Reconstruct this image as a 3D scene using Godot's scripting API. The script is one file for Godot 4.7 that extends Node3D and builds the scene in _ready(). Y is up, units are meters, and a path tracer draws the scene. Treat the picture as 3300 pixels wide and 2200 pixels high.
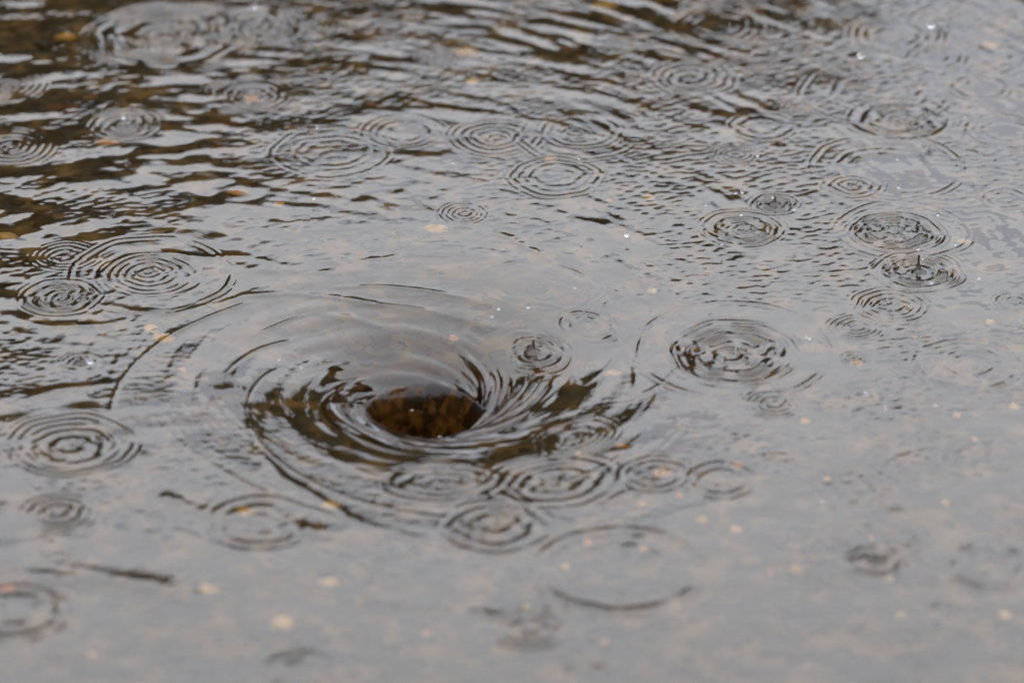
extends Node3D
# A whirlpool over a street drain in a flooded street, in the rain. Units are metres; the camera looks along -z.

const DRAIN := Vector2(-0.0690, -2.9680)     # where the drain lies (x, z)
const DEPTH := 0.034                          # of the flood over the asphalt

const STEP_X := 0.0012                        # spacing of the water's points where the camera looks
const STEP_Z := 0.0014
const FOCAL := 152.47
const FSTOP := 3.5
const WATER_TINT := Color(0.49, 0.395, 0.25)
# trees: x, z, height, width, label
const TREES := [
	[-3.0, -21.0, 7.7, 6.0, "broad dense tree across the flood, between taller trees and a lower one"],
	[0.3, -22.0, 7.7, 3.6, "lower rounded tree across the flood beside the broad dense tree"],
	[4.0, -22.0, 6.3, 4.0, "low round tree between a rounded tree and a small bushy tree"],
	[6.6, -21.5, 4.6, 4.2, "small bushy tree at the end of the row across the flood"],
	[-7.2, -18.5, 11.5, 6.0, "tall tree of the row, next to the broad dense tree"],
	[-10.5, -15.0, 13.0, 7.0, "tall tree in the middle of the three tallest trees of the row"],
	[-11.0, -8.0, 11.0, 7.0, "tall tree at the row's end beside the flood"],
	[3.5, -10.0, 6.4, 2.3, "slender young tree standing alone nearest the whirlpool"],
	[9.0, 3.5, 12.0, 7.0, "tall lone tree on the photographer's side of the flood"],
]

# rain ripples: x, z, radius, kind (0 tight, 1 bold, 2 faint, 3 with a splash jet, 4 dense fine rings), strength, label
const RIPPLES := [
	[-0.3365, -3.4241, 0.0283, 1, 1.30, 6],
	[-0.2304, -3.4884, 0.0345, 4, 1.20, 7],
	[-0.2325, -3.6380, 0.0417, 1, 1.30, 8],
	[-0.3101, -3.6131, 0.0750, 1, 1.40, 9],
	[-0.2954, -3.6300, 0.0218, 4, 1.10, 10],
	[-0.3195, -3.5905, 0.0188, 0, 0.70, 11],
	[-0.4320, -3.3793, 0.0329, 4, 0.90, 5],
	[-0.4477, -3.5024, 0.0288, 4, 0.80, 5],
	[-0.2928, -3.1396, 0.0310, 4, 1.10, 12],
	[-0.2928, -3.1396, 0.0652, 2, 1.20, 13],
	[-0.3611, -3.0975, 0.0296, 1, 1.05, 14],
	[-0.0402, -3.2521, 0.0167, 0, 0.80, 15],
	[0.0168, -3.0278, 0.0240, 3, 0.95, 3],
	[0.0600, -3.0563, 0.0193, 2, 1.00, 16],
	[0.1748, -3.0027, 0.0476, 1, 1.10, 17],
	[0.1751, -3.0078, 0.0766, 2, 0.80, 18],
	[0.2009, -2.9180, 0.0193, 0, 0.80, 19],
	[0.2713, -3.0450, 0.0179, 0, 0.75, 20],
	[0.3017, -3.0813, 0.0250, 0, 0.80, 21],
	[0.3292, -3.1411, 0.0345, 3, 0.95, 22],
	[0.3173, -3.2134, 0.0352, 1, 1.00, 23],
	[0.3230, -3.2175, 0.0539, 2, 0.60, 24],
	[0.1902, -3.2216, 0.0306, 1, 0.90, 25],
	[0.2197, -3.2672, 0.0175, 3, 0.80, 26],
	[0.1913, -3.3617, 0.0171, 0, 0.70, 0],
	[0.2875, -3.3010, 0.0183, 4, 0.70, 27],
	[0.3198, -3.3398, 0.0637, 2, 0.90, 28],
	[0.3386, -3.4359, 0.0436, 1, 0.70, 29],
	[0.3200, -3.4912, 0.0652, 2, 0.80, 30],
	[0.2548, -3.4606, 0.0152, 0, 0.60, 0],
	[0.2166, -3.4214, 0.0272, 2, 0.60, 2],
	[0.1601, -3.5260, 0.0329, 0, 0.50, 0],
	[0.3491, -3.6181, 0.0419, 2, 1.10, 2],
	[0.3548, -2.9808, 0.0406, 2, 0.80, 31],
	[0.3548, -2.9808, 0.0203, 2, 0.50, 32],
	[0.4269, -3.4105, 0.0339, 2, 0.70, 2],
	[0.4133, -3.2756, 0.0168, 2, 0.60, 2],
	[-0.3304, -2.8525, 0.0457, 2, 1.20, 33],
	[-0.3299, -2.8477, 0.0268, 0, 0.50, 34],
	[-0.0535, -2.8024, 0.0258, 4, 1.20, 35],
	[0.0303, -2.8010, 0.0348, 4, 1.50, 36],
	[0.0473, -2.8729, 0.0230, 4, 1.30, 37],
	[-0.0114, -2.7313, 0.0291, 0, 1.00, 38],
	[0.1078, -2.8090, 0.0200, 0, 1.00, 39],
	[0.1543, -2.8010, 0.0226, 2, 1.60, 40],
	[0.0118, -2.5855, 0.0218, 0, 0.80, 41],
	[0.0516, -2.5159, 0.0184, 2, 1.60, 2],
	[-0.3496, -2.6089, 0.0336, 2, 1.40, 2],
	[-0.3644, -3.1713, 0.0220, 0, 0.50, 42],
	[-0.0135, -3.3998, 0.0345, 4, 0.55, 5],
	[0.0383, -3.3208, 0.0368, 2, 0.90, 2],
	[-0.1551, -3.3705, 0.0503, 2, 0.50, 2],
	[0.0757, -2.6690, 0.0590, 2, 1.40, 43],
	[-0.1823, -2.7376, 0.0348, 2, 1.20, 2],
	[0.0207, -3.1254, 0.0393, 2, 0.40, 2],
	[0.2660, -2.9932, 0.0081, 0, 0.50, 0],
	[0.3396, -2.6690, 0.0286, 2, 1.00, 2],
	[-0.1448, -2.5282, 0.0238, 2, 1.20, 2],
	[0.0580, -3.4105, 0.0565, 4, 0.45, 5],
	[0.3804, -3.5691, 0.0242, 2, 0.60, 2],
	[0.2602, -2.6782, 0.0118, 3, 1.60, 4],
	[-0.3356, -2.9859, 0.0115, 3, 0.70, 44],
	[0.3052, -2.5972, 0.0182, 2, 1.20, 2],
	[-0.3320, -2.7472, 0.0190, 0, 1.00, 0],
	[-0.1888, -3.6380, 0.0238, 4, 1.00, 5],
	[-0.0648, -3.5691, 0.0195, 0, 0.80, 0],
	[-0.0926, -3.4105, 0.0339, 2, 0.60, 2],
	[0.1880, -3.6380, 0.0436, 2, 0.80, 2],
	[0.4012, -3.0867, 0.0139, 0, 0.60, 0],
	[0.4131, -3.5024, 0.0231, 2, 0.60, 2],
]
const RIPPLE_LABELS := [
	"small rain ripple of a few tight thin rings on the flood",
	"bold rain ripple of strong dark concentric rings on the flood",
	"wide faint rain ripple with a single broken ring on the flood",
	"rain ripple with a splash jet leaping up right behind the whirlpool",
	"rain ripple with a splash jet in its middle, away from the whirlpool",
	"rain ripple of many dense fine rings on the flood",
	"bold ripple with a dark curl in its middle amid the dark chop",
	"dense ripple between two bold ripples in the dark chop",
	"bold ripple right beside the largest bold ripple",
	"largest bold ripple, with two smaller ripples inside it",
	"dense ripple inside the largest bold ripple",
	"small tight ripple inside the largest bold ripple",
	"dense ripple in the middle of a wide broken ring",
	"wide broken ring around a dense ripple amid long dark arcs",
	"bold ripple touching the wide broken ring beside it",
	"lone small neat ripple between the whirlpool and the dark chop",
	"faint ring next to the splash-jet ripple by the whirlpool",
	"big bold ripple inside a wider faint ring on grey water",
	"wide faint ring around the big bold ripple",
	"small tight ripple just outside the ring around the big bold ripple",
	"smallest ripple, at the end of a chain of ripples",
	"thin-ringed ripple in the chain between the smallest and the jet ripple",
	"ripple with a tall splash jet in the chain of ripples",
	"bold ripple in the chain, inside a faint wider ring",
	"faint wider ring around a bold ripple of the chain",
	"bold ripple paired with a small splashing ripple",
	"small splashing ripple beside the bold ripple it is paired with",
	"small dense ripple on the edge of a very wide faint ring",
	"very wide faint ring with a small dense ripple on its edge",
	"bold ripple between two very wide faint rings",
	"very wide faint ring partly covered by a bold ripple",
	"wide faint ring with a smaller ring inside",
	"faint small ring inside a wide faint ring",
	"wide blurred ring with a small ripple inside",
	"small ripple inside the wide blurred ring",
	"dense ripple on the whirlpool's near lip",
	"large dense ripple where the whirlpool's dark streaks run out",
	"dense ripple among dark streaks at the whirlpool's side",
	"small-ringed blurred ripple off the whirlpool's near lip",
	"faint tight ripple touching a faint ring",
	"faint ring touching a faint tight ripple",
	"blurred tight ripple beyond the widest blurred ring",
	"small ripple above the bold ripple touching the wide broken ring",
	"widest blurred ring on calm near water",
	"small splash with a big drop beside it on calm water",
]
# long folds in the surface, drawn out by the eddy: height, half width, then x, z along the fold
const FOLDS := [
	[0.0007, 0.0050, -0.196, -2.911, -0.196, -2.880, -0.190, -2.846, -0.170, -2.802, -0.146, -2.776, -0.119, -2.744, -0.087, -2.722, -0.049, -2.703],
	[0.0011, 0.0100, -0.237, -2.754, -0.221, -2.749, -0.202, -2.744, -0.170, -2.734, -0.141, -2.722, -0.099, -2.717],
	[0.0006, 0.0042, -0.278, -3.053, -0.245, -3.085, -0.215, -3.104, -0.184, -3.111, -0.145, -3.108, -0.103, -3.097, -0.047, -3.084],
	[0.0005, 0.0040, -0.169, -3.083, -0.130, -3.078, -0.106, -3.068, -0.078, -3.056],
	[0.0009, 0.0060, -0.033, -2.669, -0.020, -2.658, 0.007, -2.639, 0.047, -2.618, 0.068, -2.608, 0.090, -2.608, 0.108, -2.618],
	[0.0007, 0.0045, -0.293, -2.939, -0.286, -2.961, -0.283, -3.004, -0.268, -3.037, -0.251, -3.060],
	[0.0011, 0.0120, -0.348, -2.687, -0.332, -2.675, -0.302, -2.662, -0.270, -2.648, -0.245, -2.639, -0.213, -2.618],
	[0.0010, 0.0120, -0.359, -2.669, -0.336, -2.659, -0.311, -2.656, -0.289, -2.645],
	[0.0006, 0.0045, -0.331, -3.149, -0.311, -3.165, -0.283, -3.177, -0.251, -3.169, -0.219, -3.173, -0.175, -3.153],
	[0.0006, 0.0045, -0.332, -3.087, -0.304, -3.075, -0.269, -3.070, -0.242, -3.087, -0.216, -3.114],
	[0.0007, 0.0050, -0.384, -2.914, -0.350, -2.939, -0.327, -2.946, -0.304, -2.953, -0.283, -2.943],
	[0.0007, 0.0050, -0.029, -2.612, -0.014, -2.603, 0.004, -2.600],
	[0.0008, 0.0060, -0.143, -2.557, -0.130, -2.540, -0.125, -2.517],
	[0.0006, 0.0050, -0.261, -2.776, -0.248, -2.770, -0.237, -2.757, -0.224, -2.747],
	[0.0005, 0.0040, -0.395, -3.056, -0.363, -3.045, -0.326, -3.049, -0.292, -3.060],
]
# drops in the air: x, y, z, radius
const DROPS := [
	[0.3682, 0.0600, -3.5037, 0.00382, 1.0],
	[0.3034, 0.0500, -3.4573, 0.00265, 1.0],
	[0.1885, 0.0800, -3.4507, 0.00083, 5.5],
	[0.0126, 0.0340, -3.0101, 0.00187, 1.0],
	[-0.0107, 0.0100, -3.0534, 0.00155, 0.9],
	[-0.3345, 0.0200, -3.3957, 0.00187, 1.2],
	[-0.2293, 0.0500, -3.5660, 0.00233, 1.0],
	[0.1897, 0.0300, -3.2255, 0.00161, 1.0],
	[0.2143, 0.0300, -3.2163, 0.00143, 1.0],
	[0.2323, 0.0200, -3.2132, 0.00115, 1.0],
	[0.2058, 0.0300, -3.2966, 0.00146, 1.0],
	[0.3216, 0.0200, -3.2565, 0.00163, 1.0],
	[0.3515, 0.0120, -3.2207, 0.00162, 1.1],
	[0.3257, 0.0320, -3.1161, 0.00140, 1.2],
	[0.3607, 0.0120, -3.1646, 0.00124, 1.2],
	[-0.3261, 0.0120, -2.9609, 0.00269, 0.9],
	[0.1892, 0.0120, -3.2207, 0.00179, 1.0],
	[0.3303, 0.0200, -3.1230, 0.00105, 1.0],
	[0.0558, 0.0400, -3.2700, 0.00127, 1.2],
	[-0.1650, 0.0400, -3.3307, 0.00110, 1.5],
	[0.0943, 0.0040, -3.1979, 0.00179, 0.7],
	[0.1713, 0.0060, -3.1768, 0.00107, 1.0],
	[0.3227, 0.0300, -3.2888, 0.00109, 1.0],
	[0.1842, 0.0300, -3.2230, 0.00125, 1.0],
	[0.3824, 0.0500, -3.3300, 0.00095, 1.0],
	[0.1589, 0.0300, -3.2007, 0.00114, 1.0],
	[0.3081, 0.0400, -3.4801, 0.00114, 1.0],
	[-0.1658, 0.0040, -3.2673, 0.00127, 0.8],
	[-0.0495, 0.0300, -3.2828, 0.00109, 1.3],
]
# bubbles: x, z, radius
const BUBBLES := [
	[0.0946, -3.2060, 0.0018],
	[0.0505, -3.1176, 0.0014],
	[0.2318, -3.0265, 0.0017],
	[0.2339, -3.0226, 0.0017],
	[0.2718, -2.9321, 0.0020],
	[0.3233, -2.9110, 0.0017],
	[0.2849, -2.9075, 0.0017],
	[-0.1824, -3.0042, 0.0017],
	[-0.1651, -2.9968, 0.0014],
	[0.1270, -2.8970, 0.0013],
	[0.2276, -2.7632, 0.0016],
	[0.3378, -3.1176, 0.0021],
	[0.3770, -3.1254, 0.0018],
	[-0.0160, -3.0791, 0.0017],
	[-0.0910, -2.9800, 0.0022],
	[-0.0570, -2.9980, 0.0030],
	[-0.0790, -3.0040, 0.0018],
	[-0.0410, -2.9860, 0.0020],
	[-0.1030, -2.9640, 0.0022],
	[-0.0490, -2.9580, 0.0018],
]
# loose pebbles on the bed: x, z, half length, half width, turn, colour
const PEBBLES := [
	[-0.0410, -3.6073, 0.0117, 0.0102, -0.26, 0],
	[-0.4079, -3.6416, 0.0099, 0.0103, -0.40, 1],
	[-0.0354, -3.5449, 0.0069, 0.0067, -0.10, 1],
	[-0.2318, -3.5073, 0.0084, 0.0075, -0.35, 2],
	[-0.3534, -3.4161, 0.0112, 0.0081, -0.43, 2],
	[0.4350, -3.6218, 0.0079, 0.0077, -0.10, 0],
	[0.3746, -3.2244, 0.0046, 0.0047, 0.42, 0],
	[0.3820, -3.0794, 0.0041, 0.0050, 0.30, 0],
	[0.3515, -2.8854, 0.0033, 0.0039, 0.27, 0],
	[0.3205, -2.7891, 0.0035, 0.0042, -0.28, 0],
	[0.3866, -2.9373, 0.0046, 0.0056, 0.04, 0],
	[0.2750, -2.6294, 0.0037, 0.0044, -0.22, 0],
	[0.3487, -2.6282, 0.0049, 0.0058, -0.33, 0],
	[0.2710, -3.0089, 0.0054, 0.0065, -0.39, 2],
	[0.2244, -2.9151, 0.0046, 0.0055, -0.29, 1],
	[0.1393, -2.7634, 0.0047, 0.0055, 0.43, 1],
	[0.1636, -2.7494, 0.0050, 0.0061, 0.33, 0],
	[0.2042, -2.6915, 0.0050, 0.0060, 0.31, 1],
	[0.1170, -2.6431, 0.0037, 0.0044, 0.30, 0],
	[-0.1618, -2.6165, 0.0085, 0.0099, -0.31, 0],
	[-0.2177, -2.6629, 0.0086, 0.0067, -0.19, 0],
	[-0.1321, -2.6732, 0.0086, 0.0067, 0.13, 0],
	[-0.2790, -3.0531, 0.0096, 0.0089, 0.23, 1],
	[-0.2880, -3.0681, 0.0062, 0.0074, 0.35, 0],
	[0.0804, -3.0017, 0.0068, 0.0051, 0.38, 2],
	[0.0838, -2.8787, 0.0052, 0.0050, -0.41, 2],
	[0.1114, -2.8337, 0.0071, 0.0070, 0.11, 2],
	[0.1697, -2.8470, 0.0052, 0.0062, 0.17, 2],
	[0.1240, -2.8021, 0.0032, 0.0038, 0.01, 3],
	[0.0389, -2.6964, 0.0037, 0.0045, -0.32, 0],
	[-0.4197, -3.2317, 0.0093, 0.0070, -0.03, 0],
	[-0.3619, -2.6664, 0.0062, 0.0054, -0.41, 3],
	[-0.2326, -3.3160, 0.0095, 0.0072, 0.43, 2],
	[0.1144, -3.3075, 0.0058, 0.0063, 0.37, 0],
	[-0.1975, -2.7749, 0.0083, 0.0069, 0.05, 1],
	[0.0333, -3.3834, 0.0059, 0.0057, -0.20, 2],
	[0.0865, -3.7151, 0.0120, 0.0087, 0.41, 0],
	[0.0962, -2.7891, 0.0038, 0.0046, 0.07, 2],
	[-0.0638, -3.2491, 0.0101, 0.0078, 0.38, 1],
	[0.1348, -3.0383, 0.0055, 0.0052, 0.35, 0],
	[0.0823, -3.3033, 0.0036, 0.0040, 0.01, 2],
	[0.0105, -2.6402, 0.0031, 0.0037, -0.09, 0],
	[0.0651, -2.5932, 0.0030, 0.0036, 0.10, 2],
	[0.2712, -2.6792, 0.0028, 0.0033, -0.07, 0],
	[0.1858, -2.6884, 0.0025, 0.0030, -0.34, 3],
	[-0.2593, -3.0016, 0.0041, 0.0049, -0.19, 2],
	[0.0506, -2.8686, 0.0039, 0.0043, 0.31, 0],
	[0.2353, -2.8251, 0.0032, 0.0039, -0.46, 0],
	[0.2614, -2.7380, 0.0031, 0.0038, -0.45, 2],
	[0.0960, -2.7224, 0.0038, 0.0045, 0.13, 0],
	[0.0551, -2.7318, 0.0038, 0.0045, -0.22, 2],
	[-0.2925, -2.5758, 0.0036, 0.0043, 0.03, 0],
	[-0.0472, -3.0757, 0.0048, 0.0045, -0.03, 2],
	[-0.1966, -3.2948, 0.0051, 0.0047, -0.16, 0],
	[-0.0599, -2.6048, 0.0036, 0.0044, 0.50, 2],
	[-0.1338, -2.7859, 0.0070, 0.0069, -0.30, 0],
	[0.1143, -3.1370, 0.0042, 0.0046, -0.09, 0],
	[0.1596, -3.1684, 0.0042, 0.0038, -0.30, 2],
	[0.3190, -3.0531, 0.0034, 0.0037, 0.13, 2],
	[0.3417, -2.9234, 0.0033, 0.0040, -0.22, 2],
]
const PEBBLE_LOOKS := [
	["pale cream", Color(0.66, 0.58, 0.42)], ["yellow", Color(0.62, 0.50, 0.22)], ["peach", Color(0.62, 0.44, 0.29)], ["pink", Color(0.60, 0.32, 0.26)],
]

var used := {}
var waves: FastNoiseLite
var swell: FastNoiseLite
var swirl: FastNoiseLite
var patchy: FastNoiseLite
var flecks: FastNoiseLite
var last_chop := 0.0


func numbered(called: String) -> String:
	var k: int = used.get(called, 0)
	used[called] = k + 1
	return called if k == 0 else "%s_%03d" % [called, k]


func tag(o: Node, label: String, category: String, group := "", kind := "") -> void:
	if label: o.set_meta("label", label)
	if category: o.set_meta("category", category)
	if group: o.set_meta("group", group)
	if kind: o.set_meta("kind", kind)


func noise(s: int, freq: float, octaves := 1) -> FastNoiseLite:
	var n := FastNoiseLite.new()
	n.seed = s
	n.noise_type = FastNoiseLite.TYPE_SIMPLEX_SMOOTH
	n.frequency = freq
	n.fractal_type = FastNoiseLite.FRACTAL_FBM if octaves > 1 else FastNoiseLite.FRACTAL_NONE
	n.fractal_octaves = octaves
	return n


func mesh_node(called: String, m: Mesh, mat: Material, parent: Node = self) -> MeshInstance3D:
	var o := MeshInstance3D.new()
	o.name = numbered(called) if parent == self else called
	o.mesh = m
	o.material_override = mat
	o.cast_shadow = GeometryInstance3D.SHADOW_CASTING_SETTING_ON
	parent.add_child(o, true)
	return o


func arrays(v: PackedVector3Array, n: PackedVector3Array, i: PackedInt32Array) -> ArrayMesh:
	var a := []
	a.resize(Mesh.ARRAY_MAX)
	a[Mesh.ARRAY_VERTEX] = v
	if n.size(): a[Mesh.ARRAY_NORMAL] = n
	a[Mesh.ARRAY_INDEX] = i
	var m := ArrayMesh.new()
	m.add_surface_from_arrays(Mesh.PRIMITIVE_TRIANGLES, a)
	return m


func smooth(v: PackedVector3Array, i: PackedInt32Array) -> ArrayMesh:
	var n := PackedVector3Array()
	n.resize(v.size())
	for k in range(0, i.size(), 3):
		var c := (v[i[k + 2]] - v[i[k]]).cross(v[i[k + 1]] - v[i[k]])
		for q in 3: n[i[k + q]] += c
	for k in n.size(): n[k] = n[k].normalized()
	return arrays(v, n, i)


# a surface of revolution: profile points (radius, height) from top to bottom
func lathe(profile: Array, sides: int, wobble := 0.0, s := 0) -> ArrayMesh:
	var v := PackedVector3Array()
	var ix := PackedInt32Array()
	var nz := noise(s, 1.0)
	for p in profile.size():
		for k in sides:
			var a := TAU * k / sides
			var r: float = profile[p][0] * (1.0 + wobble * nz.get_noise_3d(cos(a) * 1.2, sin(a) * 1.2, p * 0.6))
			v.append(Vector3(cos(a) * r, profile[p][1], sin(a) * r))
	for p in profile.size() - 1:
		for k in sides:
			var a := p * sides + k
			var b := p * sides + (k + 1) % sides
			ix.append_array([a, a + sides, b, b, a + sides, b + sides])
	return smooth(v, ix)


func stone_mesh(s: int, flat: float) -> ArrayMesh:
	var v := PackedVector3Array()
	var ix := PackedInt32Array()
	var nz := noise(s, 0.9)
	var rows := 5
	var sides := 8
	for r in rows:
		var t := PI * (0.06 + 0.88 * r / (rows - 1.0))
		for k in sides:
			var a := TAU * (k + 0.5 * (r % 2)) / sides
			var d := Vector3(sin(t) * cos(a), cos(t), sin(t) * sin(a))
			d *= 1.0 + 0.45 * nz.get_noise_3dv(d * 1.1 + Vector3(s, 0, 0))
			v.append(Vector3(d.x, d.y * flat, d.z))
	for r in rows - 1:
		for k in sides:
			var a := r * sides + k
			var b := r * sides + (k + 1) % sides
			ix.append_array([a, a + sides, b, b, a + sides, b + sides])
	var top := v.size()
	v.append(Vector3(0, flat, 0))
	for k in sides: ix.append_array([top, k, (k + 1) % sides])
	return smooth(v, ix)


# ---------- the water ----------

func profile(r: float, spread: float) -> float:
	var t := clampf((0.0450 - r) / 0.026, 0.0, 1.0)
	return -0.055 * spread / (r * r + spread) - 0.105 * pow(t, 1.6)


func base_height(x: float, z: float) -> float:
	var dx := x - DRAIN.x
	var dz := z - DRAIN.y
	var r := sqrt(dx * dx + dz * dz) + 1e-5
	var near := clampf(1.0 - (r - 0.10) / 0.42, 0.0, 1.0)
	near = near * near * (3.0 - 2.0 * near)
	var low := clampf((0.6 * dz - 0.8 * dx) / r, 0.0, 1.0)      # the bowl is shallower on the side the stream leaves
	var h := profile(r, 0.0040 * (1.0 - 0.40 * low * low))
	# wind and rain chop: livelier to the far left, calmer near the camera
	var left := clampf((0.30 - x) / 0.6, 0.0, 1.0)
	var far := clampf((-2.78 - z) / 0.45, 0.0, 1.0)
	var lively := 0.46 + 0.70 * left * far + 0.30 * far
	var gust := patchy.get_noise_2d(x, z)
	var wx := x * 0.62 + 0.10 * dz
	var calm := 1.0 - 0.66 * near
	var turn := atan2(dx, -dz)
	var round := clampf((-2.95 - z) / 0.2, 0.0, 1.0)
	var w := 0.0
	if round < 1.0: w += (1.0 - round) * waves.get_noise_2d(wx, z)
	if round > 0.0: w += round * waves.get_noise_2d(turn * 0.30, r * exp(0.35 * turn) * 1.05)
	last_chop = 0.00040 * lively * (0.85 + 0.7 * gust) * calm * w
	last_chop += 0.00060 * (0.35 + 0.65 * left * far) * (1.0 - near) * swell.get_noise_2d(wx, z)
	# flecks: short steep wavelets in patches
	var gate := clampf(0.60 - 0.9 * gust, 0.15, 1.0)
	last_chop += 0.00020 * gate * (1.0 - 0.5 * left) * (1.0 - 0.5 * near) * flecks.get_noise_2d(x * 0.6 + 0.2 * z, z)
	if near > 0.001:
		# streaks drawn out along the spiral flow, the radius shrinking as the angle grows
		var p := log(r / 0.05)
		var q := atan2(dz, dx) + 2.2 * p
		var c := cos(q)
		var s := sin(q)
		var k := clampf((r - 0.03) / 0.07, 0.0, 1.0)
		var long := swirl.get_noise_3d(c * 0.9, s * 0.9, p * 2.4)
		last_chop += near * k * (0.00050 * swirl.get_noise_3d(c * 1.7, s * 1.7, 20.0 + p * 4.0) + 0.00042 * exp(-long * long * 150.0) * clampf(0.55 + 1.6 * swirl.get_noise_3d(c * 2.2, s * 2.2, 60.0 + p * 3.0), 0.0, 1.2))
		last_chop += near * k * (0.00003 + 0.00006 * clampf((r - 0.12) / 0.06, 0.0, 1.0)) * swirl.get_noise_3d(c * 2.6, s * 2.6, 40.0 + p * 26.0)
		if r < 0.13:
			var side := 0.15 + 0.85 * clampf(0.3 + dx / r, 0.0, 1.0)
			var inner := clampf((0.120 - r) / 0.055, 0.0, 1.0) * clampf((r - 0.026) / 0.03, 0.0, 1.0)
			last_chop += side * inner * (0.0017 * swirl.get_noise_3d(c * 3.0, s * 3.3, 90.0 + p * 2.5) + 0.0005 * swirl.get_noise_3d(c * 8.0, s * 8.0, 110.0 + p * 4.0))
			last_chop += 0.0022 * inner * swirl.get_noise_3d(c * 1.2, s * 1.2, 70.0 + p * 2.0)
	return h


func packets(R: float, kind: int, strength: float) -> Array:
	var out := []      # radius, wavelength, slope, width in wavelengths
	match kind:
		0: out = [[R, maxf(0.0050, 0.26 * R), 0.20, 1.2], [0.45 * R, maxf(0.0055, 0.36 * R), 0.26, 0.9]]
		1: out = [[R, 0.0062, 0.16, 1.0], [0.66 * R, clampf(0.36 * R, 0.010, 0.019), 0.38, 0.7], [0.22 * R, clampf(0.26 * R, 0.008, 0.013), 0.28, 0.7]]
		2: out = [[R, 0.0075, 0.13, 0.7], [0.58 * R, 0.010, 0.06, 0.8]]
		3: out = [[R, 0.0060, 0.15, 1.0], [0.58 * R, clampf(0.36 * R, 0.009, 0.015), 0.36, 0.75], [0.10 * R, 0.0100, 0.30, 0.6]]
		4: out = [[R, 0.0066, 0.15, 1.3], [0.55 * R, 0.0074, 0.17, 1.1], [0.15 * R, 0.007, 0.18, 0.8]]
	for p in out: p[2] *= strength * 1.25
	return out


func axis(lo: float, hi: float, step: float, reach_lo: float, reach_hi: float) -> PackedFloat64Array:
	var before := []
	var d := step
	var p := lo
	while p > reach_lo:
		d *= 1.06
		p -= d
		before.append(p)
	before.reverse()
	var out := PackedFloat64Array(before)
	var n := int(round((hi - lo) / step))
	for k in n + 1: out.append(lo + (hi - lo) * k / n)
	d = step
	p = hi
	while p < reach_hi:
		d *= 1.06
		p += d
		out.append(p)
	return out


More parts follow.
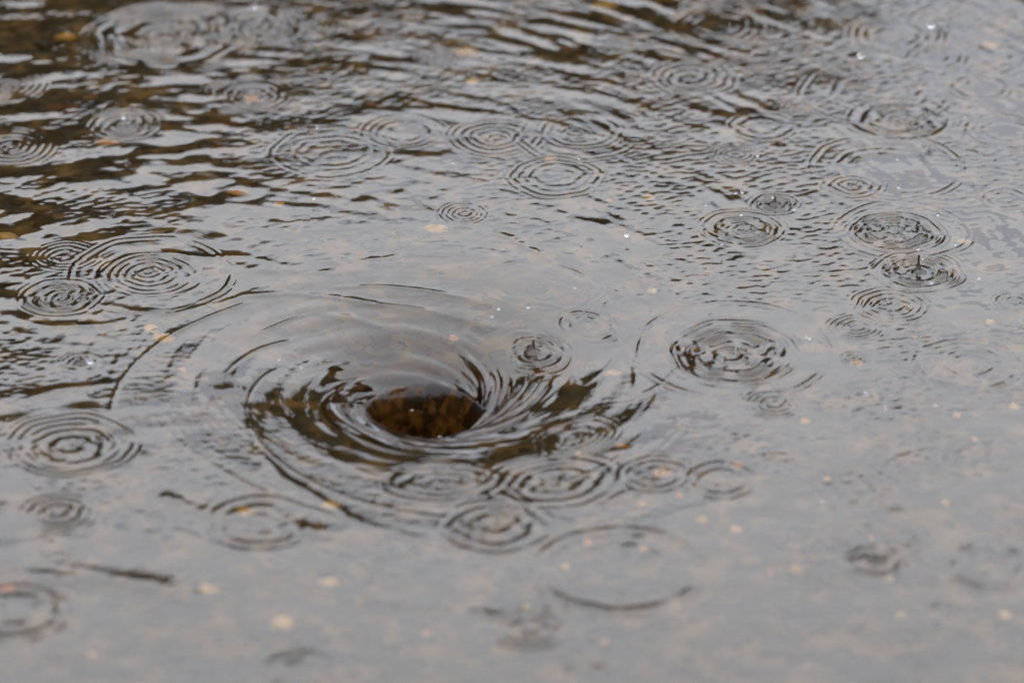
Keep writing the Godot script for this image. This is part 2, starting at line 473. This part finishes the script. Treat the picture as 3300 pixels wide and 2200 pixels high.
func build_water(mat: Material) -> void:
	waves = noise(11, 30.0, 2)
	waves.fractal_gain = 0.42
	swell = noise(12, 13.0)
	swirl = noise(13, 1.0)
	patchy = noise(14, 7.0)
	flecks = noise(15, 120.0)
	var xs := axis(-0.50, 0.50, STEP_X, -9.0, 9.0)
	var zs := axis(-3.80, -2.46, STEP_Z, -11.0, 6.0)
	var nx := xs.size()
	var nz := zs.size()
	var h := PackedFloat32Array()
	h.resize(nx * nz)
	var fold := PackedFloat32Array()
	fold.resize(nx * nz)
	var chop := PackedFloat32Array()
	chop.resize(nx * nz)
	for j in nz:
		var z := zs[j]
		var at := j * nx
		for i in nx:
			h[at + i] = base_height(xs[i], z)
			chop[at + i] = last_chop
	# each rain ripple adds its trains of rings
	var owner := PackedInt32Array()
	owner.resize(nx * nz)
	var order := range(RIPPLES.size())
	order.sort_custom(func(a, b): return RIPPLES[a][2] > RIPPLES[b][2])
	for k in order:
		var w: Array = RIPPLES[k]
		var cx: float = w[0]
		var cz: float = w[1]
		var R: float = w[2]
		var trains := packets(R, w[3], w[4])
		var least := 0.5 if cz > -2.9 else 0.12
		if cz > -2.85:
			for t in trains: t[1] *= 1.6
			for t in trains: t[2] *= 0.6
		# near the whirlpool the current draws the rings out along the flow
		var away := Vector2(cx, cz) - DRAIN
		var pull := 0.40 * clampf((0.26 - away.length()) / 0.12, 0.0, 1.0)
		var flow := Vector2(-away.y, away.x).normalized()
		var reach := R * (1.0 + pull) + 0.014
		var soothe := 0.9 if w[3] == 3 else 0.6 if R < 0.055 else 0.4      # the rings override the chop they spread through
		var edge := R + 0.005
		var i0 := xs.bsearch(cx - reach)
		var i1 := mini(xs.bsearch(cx + reach), nx - 1)
		var j0 := zs.bsearch(cz - reach)
		var j1 := mini(zs.bsearch(cz + reach), nz - 1)
		var flat := []
		var off: float = k * 3.7
		for t in trains.size():
			var g: Array = trains[t]
			var shift: float = 0.10 * (R - g[0] * 0.8)
			flat.append_array([g[0], TAU / g[1], g[2] * g[1] / TAU, 1.0 / (g[3] * g[1]), shift * sin(off * 2.0 + t), shift * cos(off * 3.0 + t)])
		for j in range(j0, j1):
			var dz := zs[j] - cz
			for i in range(i0, i1):
				var dx := xs[i] - cx
				var r := sqrt(dx * dx + dz * dz)
				if r > reach: continue
				var along := dx * flow.x + dz * flow.y
				var across := dz * flow.x - dx * flow.y
				var px := dx
				var pz := dz
				if pull > 0.0:
					along /= 1.0 + pull
					across *= 1.0 + 0.3 * pull
					px = along * flow.x - across * flow.y
					pz = along * flow.y + across * flow.x
					r = sqrt(px * px + pz * pz)
				var c := px / (r + 1e-4)
				var s := pz / (r + 1e-4)
				var warp := 1.0 + 0.05 * swirl.get_noise_3d(c * 1.2, s * 1.2, off)
				var m := maxf(least, 0.80 + 1.2 * swirl.get_noise_3d(c * 1.6, s * 1.6, off + 50.0 + r * 16.0))
				var sum := 0.0
				for t in range(0, flat.size(), 6):
					var ex: float = px - flat[t + 4]
					var ez: float = pz - flat[t + 5]
					var d: float = sqrt(ex * ex + ez * ez) * warp - flat[t]
					var e: float = d * flat[t + 3]
					if e * e < 6.0: sum += flat[t + 2] * exp(-e * e) * cos(d * flat[t + 1] * (1.0 + 0.12 * e))
				h[j * nx + i] += m * sum
				chop[j * nx + i] *= 1.0 - soothe * clampf((reach - r) / 0.018, 0.0, 1.0)
				if r < edge: owner[j * nx + i] = k + 1
	for f in FOLDS:
		var tall: float = f[0]
		var wide: float = f[1]
		for g in range(2, f.size() - 3, 2):
			var a := Vector2(f[g], f[g + 1])
			var b := Vector2(f[g + 2], f[g + 3])
			var ab := b - a
			var len2 := ab.length_squared()
			var first: bool = g == 2
			var last: bool = g == f.size() - 4
			var pad := wide * 2.6
			var i0 := xs.bsearch(minf(a.x, b.x) - pad)
			var i1 := mini(xs.bsearch(maxf(a.x, b.x) + pad), nx - 1)
			var j0 := zs.bsearch(minf(a.y, b.y) - pad)
			var j1 := mini(zs.bsearch(maxf(a.y, b.y) + pad), nz - 1)
			for j in range(j0, j1):
				for i in range(i0, i1):
					var p := Vector2(xs[i], zs[j])
					var t := (p - a).dot(ab) / len2
					var q := clampf(t, 0.0, 1.0)
					var d := p.distance_to(a + ab * q) / wide
					if d > 2.6: continue
					var fade := 1.0
					if first: fade = q
					if last: fade = 1.0 - q
					var v := tall * fade * (0.8 + 0.8 * patchy.get_noise_2d(p.x * 1.6, p.y * 1.6)) * exp(-d * d)
					fold[j * nx + i] = maxf(fold[j * nx + i], v)
	for k in h.size(): h[k] += chop[k] + fold[k]
	# the whirlpool takes what is left inside its bowl
	var bowl := RIPPLES.size() + 1
	for j in nz:
		var dz := zs[j] - DRAIN.y
		if absf(dz) > 0.125: continue
		for i in nx:
			var dx := xs[i] - DRAIN.x
			var r := sqrt(dx * dx + dz * dz)
			if r < 0.040: owner[j * nx + i] = bowl + 1
			elif r < 0.125 and owner[j * nx + i] == 0: owner[j * nx + i] = bowl
	# positions and normals
	var n := PackedVector3Array()
	n.resize(nx * nz)
	for j in nz:
		var ja := maxi(j - 1, 0)
		var jb := mini(j + 1, nz - 1)
		var gz := 1.0 / (zs[jb] - zs[ja])
		for i in nx:
			var ia := maxi(i - 1, 0)
			var ib := mini(i + 1, nx - 1)
			n[j * nx + i] = Vector3((h[j * nx + ia] - h[j * nx + ib]) / (xs[ib] - xs[ia]), 1.0, (h[ja * nx + i] - h[jb * nx + i]) * gz).normalized()
	var origin: Array[Vector3] = [Vector3.ZERO]
	for w in RIPPLES: origin.append(Vector3(w[0], 0, w[1]))
	origin.append(Vector3(DRAIN.x, 0, DRAIN.y))
	origin.append(Vector3(DRAIN.x, 0, DRAIN.y))
	# cells go to the thing they belong to; neighbours share the same edge points, so the sheet has no gaps
	var cells: Array[PackedInt32Array] = []
	for k in origin.size(): cells.append(PackedInt32Array())
	for j in nz - 1:
		var at := j * nx
		for i in nx - 1:
			cells[owner[at + i]].append(at + i)
	var slot := PackedInt32Array()
	slot.resize(nx * nz)
	var pool := Node3D.new()
	pool.name = "whirlpool"
	for k in origin.size():
		if cells[k].is_empty(): continue
		slot.fill(-1)
		var v := PackedVector3Array()
		var vn := PackedVector3Array()
		var ix := PackedInt32Array()
		ix.resize(cells[k].size() * 6)
		var o := origin[k]
		var at := 0
		for c in cells[k]:
			for q in [c, c + 1, c + nx, c + nx + 1]:
				if slot[q] < 0:
					slot[q] = v.size()
					v.append(Vector3(xs[q % nx], h[q], zs[q / nx]) - o)
					vn.append(n[q])
			var a := slot[c]
			var b := slot[c + 1]
			var d := slot[c + nx]
			ix[at] = a
			ix[at + 1] = b
			ix[at + 2] = d
			ix[at + 3] = b
			ix[at + 4] = slot[c + nx + 1]
			ix[at + 5] = d
			at += 6
		var m := arrays(v, vn, ix)
		if k == 0:
			tag(mesh_node("water", m, mat), "", "", "", "structure")
		elif k <= RIPPLES.size():
			var ring := mesh_node("rain_ripple", m, mat)
			ring.position = o
			tag(ring, RIPPLE_LABELS[RIPPLES[k - 1][5]], "ripple", "rain ripples on the flooded street")
			if RIPPLES[k - 1][3] == 3: splash_jet(ring, RIPPLES[k - 1][2], k, mat, h[zs.bsearch(o.z) * nx + xs.bsearch(o.x)])
		else:
			if k == bowl:
				add_child(pool)
				pool.position = o
				tag(pool, "brown whirlpool funnel swirling down the drain in the flooded street", "whirlpool")
			mesh_node("bowl" if k == bowl else "throat", m, mat, pool)


# the thin column of water that leaps up in the middle of a fresh splash
func splash_jet(ring: Node3D, R: float, s: int, mat: Material, level: float) -> void:
	var t := R * 0.42
	var col := lathe([[0.0001, t * 1.0], [0.0008, t * 0.97], [0.0011, t * 0.90], [0.0008, t * 0.80], [0.0009, t * 0.62], [0.0012, t * 0.42], [0.0018, t * 0.26], [0.0030, t * 0.12], [0.0050, t * 0.03], [0.0075, -0.0012]], 16, 0.16, s)
	mesh_node("splash_jet", col, mat, ring).position.y = level


func drop_mesh(s: int) -> ArrayMesh:
	var prof := []
	for k in 11:
		var t := PI * (0.01 + 0.98 * k / 10.0)
		prof.append([sin(t), cos(t)])
	return lathe(prof, 16, 0.12, s)


# ---------- the drain and the bed ----------

func bed_height(r: float) -> float:
	var rim := smoothstep(4.2, 8.0, r)
	return -DEPTH - 0.014 * exp(-pow(r / 0.11, 2.0)) + (DEPTH + 0.05) * rim


func build_ground(mat: Material) -> MeshInstance3D:
	var radii := [0.064]
	var r := 0.064
	while r < 160.0:
		r *= 1.06
		radii.append(r)
	var sides := 128
	var nz := noise(31, 9.0, 2)
	var v := PackedVector3Array()
	var ix := PackedInt32Array()
	for p in radii.size():
		for k in sides:
			var a := TAU * k / sides
			var x := cos(a) * float(radii[p])
			var z := sin(a) * float(radii[p])
			var lump := 0.0022 * nz.get_noise_2d(x, z) * minf(1.0, (radii[p] - 0.064) * 20.0)
			v.append(Vector3(x, bed_height(radii[p]) + lump, z))
	for p in radii.size() - 1:
		for k in sides:
			var a := p * sides + k
			var b := p * sides + (k + 1) % sides
			ix.append_array([a, b, a + sides, b, b + sides, a + sides])
	var g := mesh_node("ground", smooth(v, ix), mat)
	g.position = Vector3(DRAIN.x, 0, DRAIN.y)
	tag(g, "", "", "", "structure")
	return g


func noise_texture(s: int, freq: float, ramp: Array, octaves := 4, size := 512) -> NoiseTexture2D:
	var t := NoiseTexture2D.new()
	t.width = size
	t.height = size
	t.seamless = true
	t.noise = noise(s, freq, octaves)
	var g := Gradient.new()
	g.offsets = PackedFloat32Array(ramp.map(func(e): return e[0]))
	g.colors = PackedColorArray(ramp.map(func(e): return (e[1] as Color).linear_to_srgb()))
	t.color_ramp = g
	return t


func triplanar(tex: Texture2D, scale: float, rough: float) -> StandardMaterial3D:
	var m := StandardMaterial3D.new()
	m.albedo_texture = tex
	m.uv1_triplanar = true
	m.uv1_world_triplanar = true
	m.uv1_scale = Vector3.ONE * scale
	m.roughness = rough
	return m


func plain(c: Color, rough: float) -> StandardMaterial3D:
	var m := StandardMaterial3D.new()
	m.albedo_color = c.linear_to_srgb()
	m.roughness = rough
	return m


func build_drain(clay: Material, iron: Material, silt: Material) -> void:
	var d := Node3D.new()
	d.name = "storm_drain"
	add_child(d)
	d.position = Vector3(DRAIN.x, 0, DRAIN.y)
	tag(d, "round street drain with a clay pipe under the whirlpool", "drain")
	var y := bed_height(0.064)
	# the iron collar set in the asphalt
	mesh_node("collar", lathe([[0.0600, y - 0.03], [0.0600, y + 0.004], [0.0625, y + 0.0065], [0.0790, y + 0.0065], [0.0815, y + 0.003], [0.0815, y - 0.02]], 64), iron, d)
	# the pipe below it, open at the top
	mesh_node("pipe", lathe([[0.0605, y - 0.002], [0.0580, y - 0.03], [0.0570, y - 0.06], [0.0565, y - 0.12], [0.0570, y - 0.30], [0.0700, y - 0.30], [0.0700, y - 0.03], [0.0640, y - 0.004]], 48, 0.10, 5), clay, d)
	var floor_v := lathe([[0.001, y - 0.29], [0.03, y - 0.292], [0.0572, y - 0.295]], 32)
	mesh_node("silt", floor_v, silt, d)


func build_bed(ground: Node3D) -> void:
	var rng := RandomNumberGenerator.new()
	rng.seed = 77
	var shapes := []
	for k in 6: shapes.append(stone_mesh(100 + k, 0.62))
	var tones := [Color(0.05, 0.052, 0.062), Color(0.075, 0.075, 0.082), Color(0.10, 0.078, 0.052), Color(0.13, 0.10, 0.065), Color(0.12, 0.07, 0.05), Color(0.035, 0.038, 0.048), Color(0.17, 0.14, 0.095)]
	var mats := []
	for t in tones: mats.append(triplanar(noise_texture(200 + mats.size(), 0.05, [[0.0, t * 0.7], [0.5, t], [1.0, t * 1.35]], 3, 128), 30.0, 0.6))
	# chips of aggregate proud of the asphalt: the largest each a piece of its own
	for k in 290:
		var x := rng.randf_range(-0.46, 0.46)
		var z := rng.randf_range(-3.72, -2.50)
		var r := Vector2(x - DRAIN.x, z - DRAIN.y).length()
		if r < 0.10: continue
		var s := mesh_node("stone", shapes[k % 6], mats[rng.randi() % mats.size()], ground)
		var size := rng.randf_range(0.006, 0.013)
		s.transform = Transform3D(Basis(Vector3.UP, rng.randf() * TAU).scaled(Vector3(size * rng.randf_range(0.9, 1.5), size * 0.5, size)), Vector3(x - DRAIN.x, bed_height(r) - size * 0.02, z - DRAIN.y))
	# the fine aggregate, uncountable
	var mm := MultiMesh.new()
	mm.transform_format = MultiMesh.TRANSFORM_3D
	mm.use_colors = true
	mm.mesh = shapes[2]
	mm.instance_count = 16000
	for k in mm.instance_count:
		var x := rng.randf_range(-0.85, 0.85)
		var z := rng.randf_range(-4.1, -2.1)
		var r := Vector2(x - DRAIN.x, z - DRAIN.y).length()
		if r < 0.09:
			x += 0.2
			r = Vector2(x - DRAIN.x, z - DRAIN.y).length()
		var size := rng.randf_range(0.0025, 0.0062)
		mm.set_instance_transform(k, Transform3D(Basis(Vector3.UP, rng.randf() * TAU).scaled(Vector3(size * rng.randf_range(0.9, 1.6), size * 0.6, size)), Vector3(x - DRAIN.x, bed_height(r) - size * 0.1, z - DRAIN.y)))
		var c: Color = tones[rng.randi() % tones.size()] * rng.randf_range(0.25, 0.6)
		mm.set_instance_color(k, Color(c.r, c.g, c.b))
	var fine := MultiMeshInstance3D.new()
	fine.name = "aggregate"
	fine.multimesh = mm
	var fm := plain(Color.WHITE, 0.6)
	fm.vertex_color_use_as_albedo = true
	fine.material_override = fm
	fine.set_meta("kind", "stuff")
	ground.add_child(fine)
	# pebbles washed over the street, lying loose on the bed
	var looks := []
	for l in PEBBLE_LOOKS:
		var c: Color = l[1]
		looks.append(triplanar(noise_texture(300 + looks.size(), 0.03, [[0.0, c * 0.7], [0.5, c], [1.0, c * 1.25]], 4, 128), 25.0, 0.5))
	for p in PEBBLES:
		var o := mesh_node("pebble", shapes[used.get("pebble", 0) % 6], looks[p[5]])
		var r := Vector2(p[0] - DRAIN.x, p[1] - DRAIN.y).length()
		var tall: float = minf(p[3] * 0.55, 0.007)
		o.transform = Transform3D(Basis(Vector3.UP, p[4]).scaled(Vector3(p[2], tall / 0.62, p[3])), Vector3(p[0], bed_height(r) + tall * 0.75, p[1]))
		var bulk := "large long" if p[2] > 0.0085 else "medium" if p[2] > 0.0045 else "small"
		tag(o, "%s %s pebble showing through the shallow brown water" % [bulk, PEBBLE_LOOKS[p[5]][0]], "pebble", "pebbles lying on the flooded street")


# ---------- what the water mirrors ----------

func branch(v: PackedVector3Array, ix: PackedInt32Array, a: Vector3, b: Vector3, ra: float, rb: float) -> void:
	var d := (b - a).normalized()
	var s := d.cross(Vector3(0.31, 0.2, 0.93)).normalized()
	var t := d.cross(s)
	var at := v.size()
	for e in 2:
		for k in 8:
			var w := s * cos(TAU * k / 8) + t * sin(TAU * k / 8)
			v.append((a if e == 0 else b) + w * (ra if e == 0 else rb))
	for k in 8:
		var q := (k + 1) % 8
		ix.append_array([at + k, at + 8 + k, at + q, at + q, at + 8 + k, at + 8 + q])


func build_tree(at: Vector3, tall: float, wide: float, s: int, leaf: Mesh, bark: Material, green: Material, label: String) -> void:
	var rng := RandomNumberGenerator.new()
	rng.seed = s
	var root := Node3D.new()
	root.name = numbered("street_tree")
	add_child(root)
	root.position = at
	tag(root, label, "tree", "trees along the flooded street")
	var v := PackedVector3Array()
	var ix := PackedInt32Array()
	var fork := tall * 0.28
	branch(v, ix, Vector3(0, -0.15, 0), Vector3(0.08, fork, 0.05), tall * 0.026, tall * 0.019)
	var tips := []
	for k in 9:
		var a := TAU * k / 9.0 + rng.randf() * 0.5
		var tip := Vector3(cos(a) * wide * rng.randf_range(0.25, 0.42), tall * rng.randf_range(0.5, 0.9), sin(a) * wide * rng.randf_range(0.25, 0.42))
		var mid := Vector3(0.08, fork, 0.05).lerp(tip, 0.5) + Vector3(0, tall * 0.04, 0)
		branch(v, ix, Vector3(0.08, fork * rng.randf_range(0.85, 1.0), 0.05), mid, tall * 0.010, tall * 0.006)
		branch(v, ix, mid, tip, tall * 0.006, tall * 0.002)
		tips.append(tip)
	mesh_node("trunk", smooth(v, ix), bark, root)
	# the crown: leaf sprays in clumps round the limbs
	var clumps := []
	for t in tips:
		for k in 5: clumps.append((t as Vector3) + Vector3(rng.randfn() * wide * 0.13, rng.randfn() * tall * 0.07, rng.randfn() * wide * 0.13))
	var st := SurfaceTool.new()
	st.begin(Mesh.PRIMITIVE_TRIANGLES)
	for k in 3200:
		var c: Vector3 = clumps[rng.randi() % clumps.size()]
		var p := c + Vector3(rng.randfn(), rng.randfn() * 0.8, rng.randfn()) * wide * 0.07
		p.y = clampf(p.y, fork * 0.8, tall)
		var b := Basis.from_euler(Vector3(rng.randf() * TAU, rng.randf() * TAU, rng.randf() * TAU)).scaled(Vector3.ONE * rng.randf_range(0.9, 1.7) * wide / 5.0)
		st.append_from(leaf, 0, Transform3D(b, p))
	mesh_node("crown", st.commit(), green, root)


func leaf_spray() -> ArrayMesh:
	var rng := RandomNumberGenerator.new()
	rng.seed = 9
	var v := PackedVector3Array()
	var ix := PackedInt32Array()
	for k in 9:
		var o := Vector3(rng.randf_range(-1, 1), rng.randf_range(-1, 1), rng.randf_range(-1, 1)) * 0.16
		var b := Basis.from_euler(Vector3(rng.randf() * TAU, rng.randf() * TAU, rng.randf() * TAU))
		var at := v.size()
		for c in [Vector3(0, 0, -0.11), Vector3(0.05, 0.012, 0), Vector3(0, 0, 0.11), Vector3(-0.05, 0.012, 0)]: v.append(o + b * c)
		ix.append_array([at, at + 1, at + 2, at, at + 2, at + 3])
	return smooth(v, ix)


func _ready() -> void:
	# camera
	var cam := Camera3D.new()
	cam.name = "camera"
	add_child(cam)
	cam.position = Vector3(0, 1.57, 0)
	cam.rotation_degrees = Vector3(-27.5, 0, 0)
	var lens := CameraAttributesPhysical.new()
	lens.frustum_focal_length = FOCAL
	lens.frustum_focus_distance = 3.52
	lens.frustum_near = 0.05
	lens.frustum_far = 400.0
	lens.exposure_aperture = FSTOP
	cam.attributes = lens
	cam.current = true
	# sky: an even rain cloud
	var env := Environment.new()
	env.background_mode = Environment.BG_SKY
	var sky := ProceduralSkyMaterial.new()
	sky.sky_horizon_color = Color(0.285, 0.312, 0.362).linear_to_srgb()
	sky.sky_top_color = Color(0.93, 0.98, 1.08).linear_to_srgb()
	sky.sky_curve = 0.6
	sky.ground_bottom_color = Color(0.05, 0.05, 0.05)
	sky.ground_horizon_color = Color(0.3, 0.3, 0.3)
	sky.sun_angle_max = 1.0
	env.sky = Sky.new()
	env.sky.sky_material = sky
	env.tonemap_mode = Environment.TONE_MAPPER_LINEAR
	env.tonemap_exposure = 5.4
	env.sdfgi_enabled = true
	env.ssao_enabled = true
	env.ssil_enabled = true
	var world := WorldEnvironment.new()
	world.name = "world"
	world.environment = env
	add_child(world)
	var sun := DirectionalLight3D.new()
	sun.name = "sun"
	sun.rotation_degrees = Vector3(-70, 160, 0)
	sun.light_energy = 0.15
	sun.light_angular_distance = 90.0
	sun.light_color = Color(1.0, 0.98, 0.95)
	sun.sky_mode = DirectionalLight3D.SKY_MODE_LIGHT_ONLY
	sun.shadow_enabled = true
	add_child(sun)

	# the street and the flood on it
	var asphalt := triplanar(noise_texture(21, 0.010, [[0.0, Color(0.022, 0.027, 0.038)], [0.36, Color(0.046, 0.053, 0.066)], [0.60, Color(0.115, 0.105, 0.086)], [0.80, Color(0.20, 0.17, 0.12)], [1.0, Color(0.26, 0.21, 0.14)]], 3, 1024), 2.2, 0.8)
	var ground := build_ground(asphalt)
	var clay := triplanar(noise_texture(22, 0.03, [[0.0, Color(0.012, 0.008, 0.005)], [0.40, Color(0.06, 0.036, 0.017)], [0.60, Color(0.30, 0.18, 0.075)], [1.0, Color(0.50, 0.34, 0.16)]], 4, 256), 8.0, 0.8)
	var iron := triplanar(noise_texture(23, 0.03, [[0.0, Color(0.02, 0.016, 0.012)], [0.5, Color(0.05, 0.033, 0.022)], [1.0, Color(0.14, 0.07, 0.03)]], 4, 256), 9.0, 0.7)
	var silt := triplanar(noise_texture(24, 0.05, [[0.0, Color(0.05, 0.035, 0.02)], [1.0, Color(0.20, 0.13, 0.06)]], 3, 128), 12.0, 0.9)
	build_drain(clay, iron, silt)
	var water := StandardMaterial3D.new()
	water.resource_name = "water"
	water.transparency = BaseMaterial3D.TRANSPARENCY_ALPHA
	water.albedo_color = Color(WATER_TINT.r, WATER_TINT.g, WATER_TINT.b, 0.0)
	water.roughness = 0.0
	water.refraction_enabled = true
	water.refraction_scale = 0.033
	build_water(water)
	build_bed(ground)

	# trees round the place
	var bark := triplanar(noise_texture(41, 0.05, [[0.0, Color(0.03, 0.025, 0.02)], [1.0, Color(0.10, 0.08, 0.06)]], 3, 128), 3.0, 0.9)
	var green := plain(Color(0.055, 0.050, 0.026), 0.7)
	var leaf := leaf_spray()
	var k := 0
	for t in TREES:
		build_tree(Vector3(t[0], 0.05, t[1]), t[2], t[3], 500 + k, leaf, bark, green, t[4])
		k += 1

	# rain in the air
	var clear := StandardMaterial3D.new()
	clear.resource_name = "clear_water"
	clear.transparency = BaseMaterial3D.TRANSPARENCY_ALPHA
	clear.albedo_color = Color(1, 1, 1, 0)
	clear.roughness = 0.0
	clear.refraction_enabled = true
	clear.refraction_scale = 0.033
	for d in DROPS:
		var o := mesh_node("raindrop", drop_mesh(used.get("raindrop", 0)), clear)
		o.position = Vector3(d[0], d[1], d[2])
		o.scale = Vector3(d[3], d[3] * d[4], d[3])
		tag(o, "tiny clear water drop in the air above the flood", "raindrop", "drops in the air")
	# bubbles riding the water
	var film := StandardMaterial3D.new()
	film.resource_name = "bubble_film"
	film.transparency = BaseMaterial3D.TRANSPARENCY_ALPHA
	film.albedo_color = Color(1, 1, 1, 0.03)
	film.roughness = 0.02
	var dome := lathe([[0.02, 1.0], [0.26, 0.966], [0.5, 0.866], [0.707, 0.707], [0.866, 0.5], [0.966, 0.26], [1.0, 0.0], [1.06, -0.12]], 18)
	for b in BUBBLES:
		var o := mesh_node("bubble", dome, film)
		o.position = Vector3(b[0], base_height(b[0], b[1]), b[1])
		o.scale = Vector3.ONE * b[2]
		var inside := Vector2(b[0] - DRAIN.x, b[1] - DRAIN.y).length() < 0.06
		tag(o, "tiny clear bubble circling in the whirlpool's throat" if inside else "tiny clear bubble floating on the flood", "bubble", "bubbles on the water")
